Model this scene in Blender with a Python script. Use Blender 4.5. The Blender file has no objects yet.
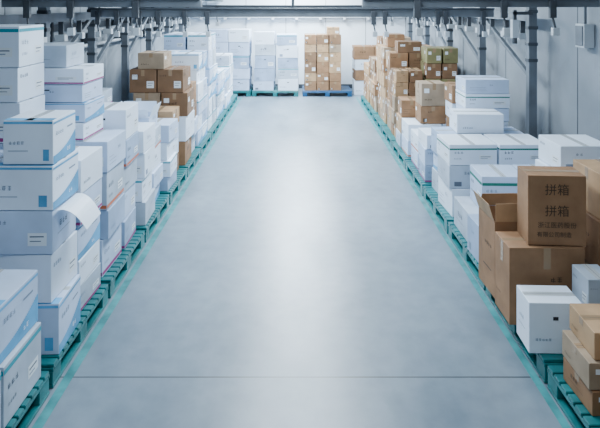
import bpy, bmesh, math, random
from mathutils import Vector, Matrix
random.seed(7)
R = random.uniform
scn = bpy.context.scene
COL = scn.collection

# ------------------------------------------------------------ materials
def mat(name, col, rough=0.6, var=0.05, scale=8.0, metal=0.0, emit=None, estr=0, bump=0.0, spec=0.4):
    m = bpy.data.materials.new(name); m.use_nodes = True
    nt = m.node_tree; b = nt.nodes['Principled BSDF']
    b.inputs['Roughness'].default_value = rough
    b.inputs['Metallic'].default_value = metal
    b.inputs['Specular IOR Level'].default_value = spec
    tc = nt.nodes.new('ShaderNodeTexCoord')
    n = nt.nodes.new('ShaderNodeTexNoise'); n.inputs['Scale'].default_value = scale
    n.inputs['Detail'].default_value = 4
    nt.links.new(tc.outputs['Object'], n.inputs['Vector'])
    r = nt.nodes.new('ShaderNodeValToRGB')
    r.color_ramp.elements[0].position = 0.3; r.color_ramp.elements[1].position = 0.7
    r.color_ramp.elements[0].color = tuple(max(0, c*(1-var)) for c in col)+(1,)
    r.color_ramp.elements[1].color = tuple(min(1, c*(1+var)) for c in col)+(1,)
    nt.links.new(n.outputs['Fac'], r.inputs['Fac'])
    nt.links.new(r.outputs['Color'], b.inputs['Base Color'])
    if bump:
        bp = nt.nodes.new('ShaderNodeBump'); bp.inputs['Strength'].default_value = bump
        bp.inputs['Distance'].default_value = 0.01
        nt.links.new(n.outputs['Fac'], bp.inputs['Height'])
        nt.links.new(bp.outputs['Normal'], b.inputs['Normal'])
    if emit:
        b.inputs['Emission Color'].default_value = emit+(1,)
        b.inputs['Emission Strength'].default_value = estr
    return m

M = {}
M['w1'] = mat('white_card_a', (0.50, 0.61, 0.79), 0.55, 0.09, 4)
M['w2'] = mat('white_card_b', (0.32, 0.42, 0.58), 0.55, 0.14, 4)
M['w3'] = mat('white_card_c', (0.74, 0.83, 0.95), 0.5, 0.05, 4)
M['w4'] = mat('white_card_d', (0.42, 0.49, 0.58), 0.6, 0.16, 4)
M['b1'] = mat('brown_card_a', (0.28, 0.15, 0.075), 0.7, 0.22, 5)
M['b2'] = mat('brown_card_b', (0.20, 0.11, 0.058), 0.7, 0.2, 5)
M['b3'] = mat('brown_card_c', (0.42, 0.26, 0.14), 0.7, 0.2, 5)
M['b4'] = mat('brown_card_d', (0.34, 0.25, 0.17), 0.7, 0.2, 5)
M['o1'] = mat('olive_card', (0.22, 0.20, 0.09), 0.7, 0.15)
M['blue'] = mat('print_blue', (0.02, 0.14, 0.42), 0.5)
M['lblue'] = mat('print_light_blue', (0.10, 0.36, 0.62), 0.5, .3, 3)
M['turq'] = mat('print_turquoise', (0.015, 0.30, 0.38), 0.5)
M['green'] = mat('print_green', (0.01, 0.18, 0.13), 0.5)
M['mag'] = mat('print_magenta', (0.34, 0.03, 0.18), 0.5)
M['orange'] = mat('print_orange', (0.60, 0.15, 0.06), 0.5)
M['ink'] = mat('print_ink', (0.12, 0.14, 0.18), 0.6)
M['gink'] = mat('print_grey', (0.22, 0.28, 0.38), 0.6)
M['bink'] = mat('print_brown_ink', (0.06, 0.035, 0.02), 0.6)
M['tape'] = mat('packing_tape', (0.48, 0.51, 0.53), 0.25, 0.04)
M['btape'] = mat('brown_tape', (0.33, 0.22, 0.13), 0.22, 0.05)
M['label'] = mat('paper_label', (0.76, 0.81, 0.86), 0.6, 0.02)
M['dark'] = mat('seam_dark', (0.03, 0.03, 0.04), 0.8)
MK = list(M.keys())

teal = mat('pallet_teal_plastic', (0.006, 0.14, 0.15), 0.4, 0.35, 5)
palblue = mat('pallet_blue_plastic', (0.01, 0.07, 0.17), 0.45, 0.2, 5)
steel = mat('grey_steel', (0.14, 0.16, 0.185), 0.5, 0.2, 4, metal=0.2)
dsteel = mat('dark_steel', (0.06, 0.068, 0.08), 0.5, 0.2, 6, metal=0.2)
lsteel = mat('light_steel', (0.5, 0.54, 0.58), 0.45, 0.1, 4, metal=0.1)
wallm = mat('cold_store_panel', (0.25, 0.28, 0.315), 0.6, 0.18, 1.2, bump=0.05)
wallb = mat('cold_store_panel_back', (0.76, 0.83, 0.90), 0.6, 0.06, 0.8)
ceilm = mat('ceiling_panel', (0.55, 0.59, 0.64), 0.7, 0.05, 1)
linem = mat('teal_floor_paint', (0.04, 0.22, 0.235), 0.4, 0.4, 6)

# ------------------------------------------------------------ helpers
def finish(bm, name, mats, bevel=0.0, loc=(0,0,0)):
    me = bpy.data.meshes.new(name); bm.to_mesh(me); bm.free()
    for m in mats: me.materials.append(m)
    ob = bpy.data.objects.new(name, me); COL.objects.link(ob); ob.location = loc
    if bevel:
        md = ob.modifiers.new('bevel', 'BEVEL'); md.width = bevel; md.segments = 2
        md.limit_method = 'ANGLE'; md.angle_limit = math.radians(50)
    return ob

def cub(bm, x0, x1, y0, y1, z0, z1, mi=0, T=None):
    vs = [bm.verts.new(Vector(c) if T is None else T @ Vector(c)) for c in
          [(x0,y0,z0),(x1,y0,z0),(x1,y1,z0),(x0,y1,z0),(x0,y0,z1),(x1,y0,z1),(x1,y1,z1),(x0,y1,z1)]]
    for f in [(3,2,1,0),(4,5,6,7),(0,1,5,4),(1,2,6,5),(2,3,7,6),(3,0,4,7)]:
        fc = bm.faces.new([vs[i] for i in f]); fc.material_index = mi

def beam(bm, a, b, w, mi=0):
    a = Vector(a); b = Vector(b); d = b-a; L = d.length
    q = d.to_track_quat('Z', 'Y').to_matrix().to_4x4()
    cub(bm, -w/2, w/2, -w/2, w/2, 0, L, mi, Matrix.Translation(a) @ q)

def tube(bm, a, b, r, mi=0, n=10):
    a = Vector(a); b = Vector(b); d = b-a
    q = d.to_track_quat('Z', 'Y').to_matrix().to_4x4(); T = Matrix.Translation(a) @ q
    A = []; B = []
    for i in range(n):
        t = 2*math.pi*i/n
        A.append(bm.verts.new(T @ Vector((r*math.cos(t), r*math.sin(t), 0))))
        B.append(bm.verts.new(T @ Vector((r*math.cos(t), r*math.sin(t), d.length))))
    for i in range(n):
        f = bm.faces.new([A[i], A[(i+1)%n], B[(i+1)%n], B[i]]); f.material_index = mi; f.smooth = True
    bm.faces.new(A[::-1]).material_index = mi; bm.faces.new(B).material_index = mi

def K(k): return MK.index(k)

def glyph(Q, u, v, s, k):
    t = s*0.13
    for i in range(random.randint(2, 3)):
        vv = v + s*(0.1+0.35*i); Q(u+s*0.08, vv, u+s*R(0.7, 0.92), vv+t, k)
    uu = u + s*R(0.2, 0.6); Q(uu, v, uu+t, v+s*0.92, k)
    if random.random() < 0.6:
        uu = u + s*0.05; Q(uu, v+s*0.1, uu+t, v+s*0.7, k)

def textrow(Q, u, v, s, n, k):
    for i in range(n): glyph(Q, u+i*s*1.15, v, s, k)

def printface(Q, w, h, style, side):
    brown = style.startswith('brown') or style == 'olive'
    ik = 'bink' if brown else ('gink' if random.random() < .6 else 'ink')
    if style == 'blue':
        if side:
            n = 26
            for i in range(n):
                a = i/n; hh2 = h*(.18+.38*a*a)
                Q(.004+(w-.008)*a, 0.0, .004+(w-.008)*(a+1/n), hh2, 'lblue')
            Q(0.004, h*0.90, w-0.004, h*0.95, 'lblue')
            textrow(Q, w*.12, h*.62, h*.10, 4, 'gink'); textrow(Q, w*.6, h*.12, h*.1, 2, 'w3')
            Q(w*.6, h*.68, w*.85, h*.72, 'gink')
        else:
            Q(0.004, h*0.92, w-0.004, h*0.97, 'lblue')
            textrow(Q, w*.12, h*.45, min(h*.14, w*.07), 4, 'gink'); Q(w*.1, h*.3, w*.5, h*.315, 'gink')
            Q(w*.80, h*.08, w*.92, h*.34, 'lblue')
        return
    if style in ('mag', 'orange', 'green', 'turq'):
        c = style
        if style == 'green':
            Q(0.003, h*.74, w-.003, h*.82, c)
        elif style == 'turq':
            Q(0.003, h*.86, w-.003, h*.94, c)
        else:
            Q(0.003, h*.04, w-.003, h*.13, c)
        s = min(h*.14, w*.08)
        textrow(Q, w*.1, h*.55, s, 3, ik)
        Q(w*.62, h*.26, w*.9, h*.48, 'label'); Q(w*.65, h*.39, w*.86, h*.42, 'ink'); Q(w*.65, h*.31, w*.8, h*.335, 'gink')
        textrow(Q, w*.1, h*.28, s*.6, 4, ik)
        return
    s = min(h*.16, w*.09)
    k = random.randint(0, 4)
    if k == 0:
        textrow(Q, w*.28, h*.5, s*1.1, 3, ik); Q(w*.2, h*.36, w*.7, h*.372, ik)
    elif k == 1:
        textrow(Q, w*.08, h*.7, s*.7, 4, ik); Q(w*.65, h*.2, w*.92, h*.5, 'label')
        Q(w*.68, h*.4, w*.88, h*.43, 'ink'); Q(w*.68, h*.3, w*.84, h*.32, 'ink')
    elif k == 2:
        for i in range(3): Q(w*.1, h*(.2+.12*i), w*R(.3, .5), h*(.215+.12*i), ik)
        textrow(Q, w*.55, h*.55, s*.8, 2, ik)
    elif k == 3:
        textrow(Q, w*.3, h*.62, s*.8, 2, ik); Q(w*.1, h*.1, w*.25, h*.3, ik); Q(w*.12, h*.12, w*.23, h*.28, 'label')
    else:
        textrow(Q, w*.12, h*.25, s*.6, 5, ik)
    if not brown and not side and random.random() < .4:
        Q(w*.45, h*.66, w*.55, h*.73, 'dark')
    if brown:
        Q(w*.5-.025, h*.72, w*.5+.025, h-.002, 'btape')
        if random.random() < .5: Q(w*.1, h*.58, w*.3, h*.78, 'label')

def box(bm, x0, x1, y0, y1, z0, z1, style='plain', rot=None, body=None):
    w, d, h = x1-x0, y1-y0, z1-z0
    if rot is None: rot = R(-2.4, 2.4)
    T = Matrix.Translation(((x0+x1)/2, (y0+y1)/2, z0)) @ Matrix.Rotation(math.radians(rot), 4, 'Z')
    if body: pass
    elif style == 'brown': body = random.choice(['b1', 'b1', 'b2', 'b3', 'b4', 'b3'])
    elif style == 'olive': body = random.choice(['o1', 'o1', 'b2'])
    elif style == 'blue': body = random.choice(['w1', 'w3'])
    else: body = random.choice(['w1', 'w1', 'w2', 'w3', 'w4', 'w3'])
    g = R(.008, .016)
    hx, hy = w/2-g, d/2-g
    cub(bm, -hx, hx, -hy, hy, 0, h-.006, K(body), T)
    e = .0012
    def mk(o, u, v, n):
        def Q(u0, v0, u1, v1, k):
            ps = [o+u*a+v*b+n*(e+ (0.0006 if k in ('ink','w3','gink','blue','dark') else 0)) for a, b in ((u0,v0),(u1,v0),(u1,v1),(u0,v1))]
            f = bm.faces.new([bm.verts.new(T @ p) for p in ps]); f.material_index = K(k)
        return Q
    X, Y, Z = Vector((1,0,0)), Vector((0,1,0)), Vector((0,0,1))
    hh = h-.006
    printface(mk(Vector((-hx,-hy,0)), X, Z, -Y), 2*hx, hh, style, False)
    if (x0+x1) < 0: printface(mk(Vector((hx,-hy,0)), Y, Z, X), 2*hy, hh, style, True)
    else: printface(mk(Vector((-hx,hy,0)), -Y, Z, -X), 2*hy, hh, style, True)
    Qt = mk(Vector((-hx,-hy,hh)), X, Y, Z)
    tp = 'btape' if style in ('brown', 'olive') else 'tape'
    if w >= d:
        Qt(0.003, hy-.026, 2*hx-.003, hy+.026, tp); Qt(0.003, hy-.0015, 2*hx-.003, hy+.0015, 'dark')
    else:
        Qt(hx-.026, 0.003, hx+.026, 2*hy-.003, tp); Qt(hx-.0015, 0.003, hx+.0015, 2*hy-.003, 'dark')
    if style == 'blue': Qt(0.003, .003, 2*hx-.003, hy*.4, 'lblue')

PZ = .152
def stack(bm, x0, x1, y0, y1, z0, z1, nl, styles, nx=1, ny=1, jit=.026):
    if isinstance(styles, str): styles = [styles]
    ws = [R(.82, 1.18) for _ in range(nl)]; tot = sum(ws); z = z0
    for l in range(nl):
        hs = (z1-z0)*ws[l]/tot
        st = styles[l % len(styles)]
        dx = R(-jit, jit); dy = R(-jit, jit)*.4
        for i in range(nx):
            for j in range(ny):
                a = x0+(x1-x0)*i/nx; b = x0+(x1-x0)*(i+1)/nx
                c = y0+(y1-y0)*j/ny; d = y0+(y1-y0)*(j+1)/ny
                box(bm, a+dx, b+dx, c+dy, d+dy, z, z+hs, st)
        z += hs

def group(name, parts, extra=None):
    bm = bmesh.new()
    for p in parts: stack(bm, *p[:8], **(p[8] if len(p) > 8 else {}))
    if extra: extra(bm)
    return finish(bm, name, [M[k] for k in MK], .004)

# ------------------------------------------------------------ room
def slab(name, x0, x1, y0, y1, z0, z1, m):
    bm = bmesh.new(); cub(bm, x0, x1, y0, y1, z0, z1); return finish(bm, name, [m])

XL, XR, YB, YF, ZC = -3.25, 3.1, 17.3, -2.0, 4.0
fm = bpy.data.materials.new('polished_concrete'); fm.use_nodes = True
nt = fm.node_tree; b = nt.nodes['Principled BSDF']; L = nt.links.new
tc = nt.nodes.new('ShaderNodeTexCoord')
n1 = nt.nodes.new('ShaderNodeTexNoise'); n1.inputs['Scale'].default_value = .9; n1.inputs['Detail'].default_value = 8; n1.inputs['Roughness'].default_value = .62
n2 = nt.nodes.new('ShaderNodeTexNoise'); n2.inputs['Scale'].default_value = 7; n2.inputs['Detail'].default_value = 6
mp = nt.nodes.new('ShaderNodeMapping'); mp.inputs['Scale'].default_value = (1.5, .55, 1)
L(tc.outputs['Object'], mp.inputs['Vector']); L(mp.outputs['Vector'], n1.inputs['Vector']); L(tc.outputs['Object'], n2.inputs['Vector'])
r1 = nt.nodes.new('ShaderNodeValToRGB')
r1.color_ramp.elements[0].position = .32; r1.color_ramp.elements[0].color = (.118, .160, .200, 1)
r1.color_ramp.elements[1].position = .68; r1.color_ramp.elements[1].color = (.200, .250, .300, 1)
L(n1.outputs['Fac'], r1.inputs['Fac'])
r2 = nt.nodes.new('ShaderNodeValToRGB')
r2.color_ramp.elements[0].position = .3; r2.color_ramp.elements[0].color = (.82, .84, .86, 1)
r2.color_ramp.elements[1].position = .6; r2.color_ramp.elements[1].color = (1, 1, 1, 1)
L(n2.outputs['Fac'], r2.inputs['Fac'])
mx = nt.nodes.new('ShaderNodeMix'); mx.data_type = 'RGBA'; mx.blend_type = 'MULTIPLY'; mx.inputs[0].default_value = 1
L(r1.outputs['Color'], mx.inputs[6]); L(r2.outputs['Color'], mx.inputs[7])
sp = nt.nodes.new('ShaderNodeSeparateXYZ'); L(tc.outputs['Object'], sp.inputs[0])
sb = nt.nodes.new('ShaderNodeMath'); sb.operation = 'SUBTRACT'; sb.inputs[1].default_value = 3.87; L(sp.outputs['Y'], sb.inputs[0])
ab = nt.nodes.new('ShaderNodeMath'); ab.operation = 'ABSOLUTE'; L(sb.outputs[0], ab.inputs[0])
lt = nt.nodes.new('ShaderNodeMath'); lt.operation = 'LESS_THAN'; lt.inputs[1].default_value = .006; L(ab.outputs[0], lt.inputs[0])
mj = nt.nodes.new('ShaderNodeMix'); mj.data_type = 'RGBA'; L(lt.outputs[0], mj.inputs[0]); L(mx.outputs[2], mj.inputs[6]); mj.inputs[7].default_value = (.03, .035, .04, 1)
L(mj.outputs[2], b.inputs['Base Color'])
rr = nt.nodes.new('ShaderNodeMapRange'); rr.inputs['From Min'].default_value = .3; rr.inputs['From Max'].default_value = .7
rr.inputs['To Min'].default_value = .30; rr.inputs['To Max'].default_value = .44
L(n1.outputs['Fac'], rr.inputs['Value']); L(rr.outputs[0], b.inputs['Roughness'])
b.inputs['Specular IOR Level'].default_value = .75
slab('floor', XL, XR, YF, YB, -.1, 0, fm)
slab('ceiling', XL, XR, YF, YB, ZC, ZC+.1, ceilm)

def wall(name, axis, p, a0, a1, inward, m):
    bm = bmesh.new(); t = .1
    def c(a, b2, z0, z1, off0, off1, mi=0):
        lo, hi = sorted((p+inward*off0, p+inward*off1))
        if axis == 'x': cub(bm, lo, hi, a, b2, z0, z1, mi)
        else: cub(bm, a, b2, lo, hi, z0, z1, mi)
    c(a0, a1, 0, ZC, -t, 0)
    a = a0+.6
    while a < a1:
        c(a-.006, a+.006, 0.1, ZC, 0, .003, 1); a += 1.15
    c(a0, a1, 0, .12, 0, .02, 1)
    finish(bm, name, [m, dsteel])
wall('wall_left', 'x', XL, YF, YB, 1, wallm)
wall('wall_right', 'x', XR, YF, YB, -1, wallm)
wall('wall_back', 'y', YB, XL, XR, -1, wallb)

bm = bmesh.new()
cub(bm, -1.51, -1.45, 1.0, 15.6, 0.0005, .002); cub(bm, 1.50, 1.55, 1.0, 15.6, 0.0005, .002)
finish(bm, 'trim_floor_line', [linem])

# ------------------------------------------------------------ pallets
def pallet_mesh(W, D, m):
    bm = bmesh.new(); H = .15
    n = 13; p = D/n
    for i in range(n): cub(bm, 0, W, i*p+.008, (i+1)*p-.008, H-.022, H)
    for x in (0, W/2-.03, W-.06): cub(bm, x, x+.06, .01, D-.01, H-.045, H-.022)
    for y in (.0, D-.03): cub(bm, 0, W, y, y+.03, H-.05, H-.0225)
    for x in (0, W/2-.06, W-.12):
        for y in (0, D/2-.07, D-.14): cub(bm, x+.004, x+.116, y, y+.14, .02, H-.045)
        cub(bm, x, x+.12, 0, D, .001, .022)
    me = bpy.data.meshes.new('pallet'); bm.to_mesh(me); bm.free(); me.materials.append(m)
    return me
def put_pallet(me, x, y):
    ob = bpy.data.objects.new('plastic_pallet', me); ob.location = (x, y, 0); COL.objects.link(ob)
    md = ob.modifiers.new('bevel', 'BEVEL'); md.width = .004; md.segments = 1
pl = pallet_mesh(1.09, 1.10, teal)
pr = pallet_mesh(1.14, 1.20, teal)
pb = pallet_mesh(1.22, 1.05, teal); pb2 = pallet_mesh(1.30, 1.05, palblue)
for i in range(11): put_pallet(pl, -2.62, 2.60+1.15*i)
for i in range(10): put_pallet(pr, 1.56, 2.56+1.24*i)
put_pallet(pb, -1.21, 15.7); put_pallet(pb2, .12, 15.7); put_pallet(pb, -2.46, 15.7)

# ------------------------------------------------------------ left stacks
WS = 'stack_of_white_cartons'; BS = 'stack_of_brown_cartons'
A = dict
group(WS, [(-2.5, -1.55, 2.68, 3.66, PZ, .80, 2, ['turq', 'blue'], A(nx=2, ny=2))])
def flapL(bm):
    n = 8; prev = None
    for i in range(n+1):
        t = i/n; x = -1.56+.18*t; z = 1.075+.02*math.sin(t*2)-.16*t*t
        a = bm.verts.new((x, 3.87+.05*t, z)); b2 = bm.verts.new((x, 4.22-.02*t, z+.01*t))
        if prev: bm.faces.new([prev[0], a, b2, prev[1]]).material_index = K('w3')
        prev = (a, b2)
group(WS, [(-2.5, -1.55, 3.84, 4.30, PZ, 1.37, 4, ['blue', 'plain', 'plain', 'blue'], A(nx=2)),
           (-1.90, -1.55, 3.86, 4.28, 1.37, 1.66, 1, 'blue')], flapL)
group(WS, [(-2.0, -1.56, 4.34, 4.81, PZ, 1.28, 5, ['mag', 'plain', 'blue', 'mag', 'plain'])])
group(WS, [(-2.55, -2.03, 4.36, 4.82, PZ, 2.25, 7, ['plain', 'turq', 'plain', 'plain', 'mag'])])
group(WS, [(-2.45, -1.57, 4.93, 5.45, PZ, 1.28, 4, ['mag', 'plain', 'orange', 'plain'], A(nx=2)),
           (-2.38, -1.74, 4.95, 5.43, 1.28, 1.88, 4, ['mag', 'blue', 'plain', 'mag']),
           (-2.38, -1.9, 4.97, 5.40, 1.88, 2.07, 1, 'plain')])
group(WS, [(-2.45, -1.58, 5.50, 5.97, PZ, 1.44, 5, ['mag', 'plain', 'plain', 'orange', 'plain'], A(nx=2))])
group(WS, [(-2.45, -1.57, 6.09, 6.60, PZ, 1.12, 4, ['plain', 'turq', 'plain'], A(nx=2)),
           (-2.45, -2.0, 6.1, 6.58, 1.12, 1.5, 2, ['plain', 'mag'])])
group(WS, [(-2.45, -1.60, 6.64, 7.12, PZ, 1.0, 4, ['blue', 'plain', 'plain', 'orange'], A(nx=2))])
group(WS, [(-2.45, -1.56, 7.24, 7.74, PZ, .95, 4, ['plain', 'turq', 'plain', 'plain'], A(nx=2))])
group(BS, [(-2.45, -1.60, 7.80, 8.26, PZ, 1.02, 4, ['brown', 'plain', 'plain', 'brown'], A(nx=2))])
group(BS, [(-2.35, -1.57, 8.40, 9.0, PZ, 1.50, 4, ['brown', 'plain', 'brown', 'brown'], A(nx=2)),
           (-2.25, -1.85, 8.42, 8.9, 1.50, 1.73, 1, 'brown')])
group(BS, [(-2.45, -1.58, 9.04, 9.42, PZ, 1.22, 4, ['turq', 'plain', 'brown', 'brown'], A(nx=2))])
group(WS, [(-2.5, -1.58, 9.56, 10.5, PZ, 1.62, 6, ['blue', 'plain', 'turq', 'plain', 'plain', 'blue'], A(nx=2, ny=2))])
group(WS, [(-2.4, -1.58, 10.7, 11.7, PZ, 1.88, 6, ['turq', 'plain', 'blue', 'blue', 'plain', 'turq'], A(nx=2, ny=2))])
group(WS, [(-2.5, -1.58, 11.85, 12.85, PZ, 1.05, 4, ['blue', 'turq'], A(nx=2, ny=2)),
           (-2.5, -2.0, 11.9, 12.8, 1.05, 1.7, 3, ['plain', 'green'], A(ny=2))])
group(WS, [(-2.5, -1.58, 13.0, 14.0, PZ, .95, 3, ['blue', 'plain'], A(nx=2, ny=2))])
group(WS, [(-2.5, -1.62, 14.2, 15.1, PZ, 1.2, 4, ['turq', 'plain'], A(nx=2, ny=2))])
# back row
group(WS, [(-2.4, -1.27, 15.75, 16.6, PZ, 1.76, 5, ['plain', 'plain', 'turq'], A(nx=2, ny=2))])
group(WS, [(-1.16, -.60, 15.75, 16.6, PZ, 1.70, 5, ['plain', 'plain'], A(nx=1, ny=2)),
           (-.56, .0, 15.75, 16.6, PZ, 1.62, 5, ['plain', 'turq', 'plain'], A(nx=1, ny=2))])
group(BS, [(.16, 1.14, 15.75, 16.6, PZ, 1.62, 6, 'brown', A(nx=3, ny=3, jit=.004)),
           (.76, 1.12, 15.78, 16.3, 1.62, 1.82, 1, 'brown')])
group(WS, [(1.5, 2.6, 16.0, 16.7, .001, 1.3, 4, ['plain', 'brown'], A(nx=2))])

# ------------------------------------------------------------ right stacks
group(BS, [(1.60, 2.55, 2.62, 3.18, PZ, .62, 2, 'brown', A(nx=2))])
group(BS, [(1.60, 1.98, 3.28, 3.64, PZ, .60, 3, 'brown', A(nx=1)),
           (2.0, 2.5, 3.26, 3.66, PZ, .78, 2, 'brown', A(nx=1))])
bm = bmesh.new(); box(bm, 1.48, 1.85, 3.85, 4.13, PZ, .485, 'plain', rot=-2, body='w3')
finish(bm, 'white_carton', [M[k] for k in MK], .004)
group(BS, [(1.90, 2.5, 3.88, 4.14, PZ, .62, 2, ['white', 'plain'], A(nx=3))])
bm = bmesh.new(); box(bm, 1.47, 2.03, 4.20, 4.54, PZ, .70, 'brown', rot=0, body='b1')
finish(bm, 'brown_carton', [M[k] for k in MK], .004)
bm = bmesh.new()
T = Matrix.Translation((1.84, 4.37, .702)) @ Matrix.Rotation(math.radians(-4), 4, 'Z')
cub(bm, -.20, .20, -.13, .13, 0, .49, K('b1'), T)
cub(bm, -.198, .198, -.025, .025, .4905, .4915, K('btape'), T)
ob = finish(bm, 'printed_brown_carton', [M[k] for k in MK], .004)
def txt(body, size, u, v, T, k='bink', par=None):
    cu = bpy.data.curves.new('carton_print', 'FONT'); cu.body = body; cu.size = size
    cu.align_x = 'CENTER'; cu.extrude = .0003; cu.materials.append(M[k])
    o = bpy.data.objects.new('carton_print', cu); COL.objects.link(o)
    o.matrix_world = T @ Matrix.Translation((u, -.1315, v)) @ Matrix.Rotation(math.radians(90), 4, 'X')
    if par: o.parent = par
txt('拼箱', .085, 0, .36, T, par=ob); txt('拼箱', .085, 0, .21, T, par=ob)
txt('浙江医药股份', .045, 0, .125, T, par=ob); txt('有限公司制造', .04, -.02, .06, T, par=ob)
group(BS, [(2.14, 2.55, 4.24, 4.70, PZ, 1.20, 3, ['brown', 'brown'])])

def open_carton(name, x0, x1, y0, y1, z0, z1, rot, mk, fl=.2, angs=(50, 25, 70, 10)):
    bm = bmesh.new(); w, d, h = x1-x0, y1-y0, z1-z0; t = .006
    T = Matrix.Translation(((x0+x1)/2, (y0+y1)/2, z0)) @ Matrix.Rotation(math.radians(rot), 4, 'Z')
    k = K(mk)
    cub(bm, -w/2, w/2, -d/2, d/2, 0, t, k, T)
    cub(bm, -w/2, w/2, -d/2, -d/2+t, t, h, k, T); cub(bm, -w/2, w/2, d/2-t, d/2, t, h, k, T)
    cub(bm, -w/2, -w/2+t, -d/2+t, d/2-t, t, h, k, T); cub(bm, w/2-t, w/2, -d/2+t, d/2-t, t, h, k, T)
    cub(bm, -w/2+t, w/2-t, -d/2+t, d/2-t, t, h*.6, K('w3'), T)
    for i, (px, py, az, ln) in enumerate([(0, -d/2, 0, w), (w/2, 0, 90, d), (0, d/2, 180, w), (-w/2, 0, 270, d)]):
        F = T @ Matrix.Translation((px, py, h)) @ Matrix.Rotation(math.radians(az), 4, 'Z') @ Matrix.Rotation(math.radians(angs[i]), 4, 'X')
        cub(bm, -ln/2+.004, ln/2-.004, 0, fl, 0.001, t*.7, K('b3') if mk[0] == 'b' else K('w3'), F)
    def Q(u0, v0, u1, v1, kk):
        f = bm.faces.new([bm.verts.new(T @ Vector((-w/2+a, -d/2-.0012, c))) for a, c in ((u0,v0),(u1,v0),(u1,v1),(u0,v1))]); f.material_index = K(kk)
    textrow(Q, w*.2, h*.55, w*.09, 4, 'bink' if mk[0] == 'b' else 'gink'); Q(w*.2, h*.3, w*.6, h*.315, 'bink')
    def Q2(u0, v0, u1, v1, kk):
        s = -1 if (x0 > 0) else 1
        f = bm.faces.new([bm.verts.new(T @ Vector((s*(w/2+.0012), -s*(-d/2+a), c))) for a, c in ((u0,v0),(u1,v0),(u1,v1),(u0,v1))]); f.material_index = K(kk)
    textrow(Q2, d*.2, h*.6, d*.09, 4, 'bink' if mk[0] == 'b' else 'gink'); Q2(d*.2, h*.3, d*.7, h*.315, 'bink')
    return finish(bm, name, [M[k2] for k2 in MK])
open_carton('open_brown_carton', 1.50, 1.96, 4.60, 4.97, PZ, .74, 2, 'b1', .14, (92, 100, 60, 108))
group(WS, [(2.14, 2.6, 4.76, 4.98, PZ, .9, 3, 'plain')])

group(WS, [(1.57, 2.15, 5.10, 5.56, PZ, .48, 1, 'plain', A(nx=2)),
           (2.2, 2.66, 5.08, 5.56, PZ, 1.21, 4, ['plain', 'turq', 'plain', 'plain'])])
group(WS, [(1.57, 2.66, 5.62, 6.18, PZ, .44, 1, 'plain', A(nx=2)),
           (1.74, 2.6, 5.66, 6.12, .44, .78, 1, 'green', A(nx=2))])
group(WS, [(1.60, 2.68, 6.36, 6.92, PZ, .92, 3, ['plain', 'plain', 'green'], A(nx=2, jit=.02))])
group(WS, [(1.64, 2.66, 6.98, 7.44, PZ, .9, 3, ['plain', 'blue', 'plain'], A(nx=2)),
           (1.86, 2.42, 6.99, 7.42, .9, 1.13, 1, 'plain')])
group(WS, [(1.62, 2.06, 7.58, 8.08, PZ, .76, 3, ['mag', 'plain', 'plain']),
           (2.1, 2.68, 7.58, 8.1, PZ, 1.46, 7, ['plain', 'plain', 'green'], A())])
group(WS, [(1.62, 2.66, 8.15, 8.68, PZ, .62, 2, ['mag', 'orange'], A(nx=3)),
           (2.1, 2.66, 8.2, 8.66, .62, 1.3, 3, ['brown', 'plain'])])
group(WS, [(1.62, 2.66, 8.84, 9.4, PZ, .64, 2, ['orange', 'plain'], A(nx=2)),
           (1.80, 2.2, 8.88, 9.3, .64, 1.24, 2, 'brown')])
group(BS, [(1.62, 2.66, 9.45, 9.92, PZ, .9, 3, ['plain', 'brown', 'brown'], A(nx=3))])
group(BS, [(1.62, 2.1, 10.06, 10.6, PZ, 1.3, 5, 'brown', A(nx=2, ny=2)),
           (2.14, 2.68, 10.06, 10.6, PZ, 1.68, 6, 'olive', A(nx=2, ny=2))])
group(BS, [(1.64, 2.66, 10.64, 11.15, PZ, 1.55, 5, 'brown', A(nx=3, ny=2)),
           (1.75, 2.2, 10.66, 11.1, 1.55, 1.75, 1, 'brown')])
group(BS, [(1.62, 2.66, 11.3, 12.35, PZ, 1.6, 6, 'brown', A(nx=3, ny=3)),
           (1.7, 2.05, 11.35, 12.0, 1.6, 1.85, 1, 'brown', A(ny=2))])
group(BS, [(1.62, 2.66, 12.55, 13.6, PZ, 1.25, 4, 'brown', A(nx=3, ny=3)),
           (2.0, 2.66, 12.6, 13.5, 1.25, 1.6, 1, 'plain', A(nx=2, ny=2))])
group(BS, [(1.62, 2.66, 13.8, 14.85, PZ, 1.0, 4, 'brown', A(nx=3, ny=3)),
           (1.9, 2.6, 13.9, 14.8, 1.0, 1.65, 3, 'brown', A(nx=2, ny=2))])
open_carton('open_white_carton', -2.05, -1.66, 6.68, 7.08, 1.003, 1.14, 0, 'w1', .13, (120, 110, 80, 100))

# ------------------------------------------------------------ racks / overhead
def rack(name, x, ys, extra=None):
    bm = bmesh.new()
    for y in ys: 
        cub(bm, x-.05, x+.05, y-.05, y+.05, .001, ZC-.01, 0)
        cub(bm, x-.08, x+.08, y-.08, y+.08, .001, .012, 0)
        for z in (1.7, 1.9, 2.1, 2.3): cub(bm, x-.06, x+.06, y-.055, y+.055, z, z+.04, 1)
    for a, b2 in zip(ys[:-1], ys[1:]):
        beam(bm, (x, a, 2.25), (x, b2, 2.25), .10, 0)
        beam(bm, (x, a, 1.5), (x, b2, 2.25), .05, 0)
        beam(bm, (x, a, 2.7), (x, b2, 2.7), .09, 0)
    for i in range(int((ys[-1]-ys[0])/.6)):
        y = ys[0]+.3+.6*i
        cub(bm, x-.03, x+.03, y-.02, y+.02, 2.02, 2.24, 1); cub(bm, x-.06, x+.06, y-.05, y+.05, 1.96, 2.04, 2)
    if extra: extra(bm)
    finish(bm, name, [steel, dsteel, lsteel], .003)
rack('storage_rack', -2.88, [5.2, 6.8, 8.4, 10.0, 11.6, 13.2, 14.8])
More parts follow.
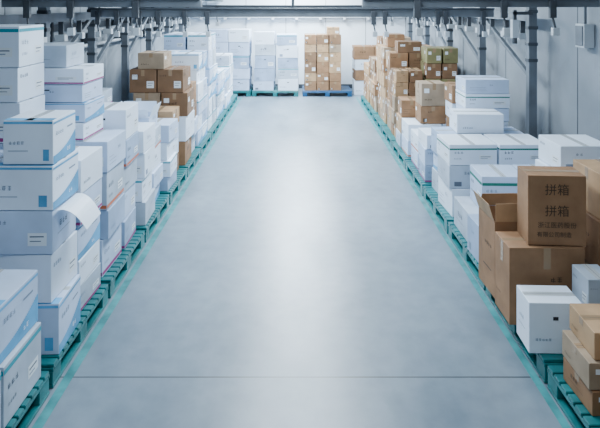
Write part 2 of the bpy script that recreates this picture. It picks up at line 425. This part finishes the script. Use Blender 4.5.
def sensor(bm):
    cub(bm, 2.60, 2.68, 7.27, 7.35, 2.0, 2.22, 2); cub(bm, 2.62, 2.66, 7.29, 7.33, 2.22, 2.34, 1)
    cub(bm, 2.62, 2.86, 7.29, 7.33, 2.28, 2.32, 1); tube(bm, (2.64, 7.31, 2.0), (2.64, 7.31, 1.93), .03, 1)
rack('storage_rack', 2.88, [7.40, 9.4, 11.4, 13.4, 15.4], sensor)

def rail(y0, x0, x1, zb, zt, hooks):
    bm = bmesh.new()
    cub(bm, x0, x1, y0-.04, y0+.04, zb, zt, 0)
    cub(bm, x0, x1, y0-.07, y0+.07, zt, zt+.02, 1)
    n = 3
    for i in range(n):
        x = x0+.1+(x1-x0-.2)*i/(n-1); tube(bm, (x, y0, zt), (x, y0, ZC-.005), .012, 1)
    for x in hooks:
        cub(bm, x-.03, x+.03, y0-.085, y0-.04, zb-.1, zt-.02, 1)
        tube(bm, (x, y0-.06, zb-.09), (x+.02, y0-.08, zb-.2), .010, 1)
        cub(bm, x-.015, x+.045, y0-.11, y0-.06, zb-.26, zb-.19, 2)
    finish(bm, 'overhead_rail', [steel, dsteel, lsteel], .003)
rail(8.0, -2.75, 2.6, 2.24, 2.34, [-2.65, -2.4, -2.1, -1.85, -1.5, -1.2, 1.0, 1.15, 1.85, 1.95, 2.45])
rail(10.4, -2.75, 2.6, 2.30, 2.38, [-2.5, -2.2, -1.9, -1.4, 1.3, 1.6, 2.1])
rail(5.6, .6, 2.8, 2.38, 2.46, [1.1, 1.9, 2.35])
rail(5.6, -2.75, -.9, 2.38, 2.46, [-2.5, -2.1, -1.5])

bm = bmesh.new()
cub(bm, -2.45, -2.15, 5.8, 17.2, 2.50, 2.53, 0); cub(bm, -2.45, -2.43, 5.8, 17.2, 2.50, 2.60, 0); cub(bm, -2.17, -2.15, 5.8, 17.2, 2.50, 2.60, 0)
for i in range(8):
    y = 6.0+1.55*i; tube(bm, (-2.44, y, 2.52), (-2.44, y, ZC-.005), .01, 1); tube(bm, (-2.16, y, 2.52), (-2.16, y, ZC-.005), .01, 1)
finish(bm, 'cable_tray', [lsteel, dsteel])
bm = bmesh.new()
for z, r in ((2.2, .05), (2.02, .035), (1.8, .03)): tube(bm, (-3.12, 4, z), (-3.12, 17.1, z), r, 0)
for i in range(9):
    y = 4.5+1.5*i; cub(bm, -3.245, -3.06, y-.02, y+.02, 1.76, 2.27, 1)
finish(bm, 'wall_pipes', [lsteel, dsteel])
bm = bmesh.new()
cub(bm, -3.0, 3.0, 17.12, 17.24, 2.04, 2.11, 0)
for i in range(9): cub(bm, -2.8+.68*i, -2.72+.68*i, 17.1, 17.295, 1.98, 2.14, 0)
finish(bm, 'trim_back_wall_rail', [lsteel])
bm = bmesh.new()
cub(bm, 2.98, 3.09, 6.25, 6.45, 1.95, 2.2, 0); cub(bm, 2.97, 2.98, 6.27, 6.43, 1.97, 2.18, 1)
tube(bm, (3.04, 6.35, 2.2), (3.04, 6.35, ZC-.01), .015, 1)
finish(bm, 'electrical_box', [lsteel, steel], .004)

# ------------------------------------------------------------ lights
lampm = mat('tube_glow', (.9, .95, 1), .4, 0, emit=(.80, .92, 1.0), estr=6)
def lamp(x, y, e):
    bm = bmesh.new()
    cub(bm, x-.11, x+.11, y-.62, y+.62, 3.62, 3.67, 0)
    for s in (-.05, .05): tube(bm, (x+s, y-.6, 3.595), (x+s, y+.6, 3.595), .016, 1)
    for s in (-.5, .5): tube(bm, (x, y+s, 3.67), (x, y+s, ZC-.005), .008, 0)
    finish(bm, 'ceiling_lamp', [lsteel, lampm])
    ld = bpy.data.lights.new('tube_light', 'AREA'); ld.shape = 'RECTANGLE'; ld.size = .9; ld.size_y = 1.2
    ld.energy = e; ld.color = (.78, .91, 1.0)
    lo = bpy.data.objects.new('tube_light', ld); lo.location = (x, y, 3.56); COL.objects.link(lo)
for y, e in ((-.5, 30), (2.2, 60), (4.9, 135), (7.6, 215), (10.3, 300), (13.0, 430), (15.6, 640)): lamp(0.0, y, e)

w = bpy.data.worlds.new('World'); scn.world = w; w.use_nodes = True
w.node_tree.nodes['Background'].inputs[0].default_value = (.58, .78, 1, 1)
w.node_tree.nodes['Background'].inputs[1].default_value = .19

# ------------------------------------------------------------ camera
cd = bpy.data.cameras.new('camera'); cd.sensor_width = 36; cd.lens = 36
cd.shift_x = 2/600; cd.shift_y = -209/600
cam = bpy.data.objects.new('camera', cd); cam.location = (0, 0, 2.4)
cam.rotation_euler = (math.radians(90), 0, 0); COL.objects.link(cam); scn.camera = cam
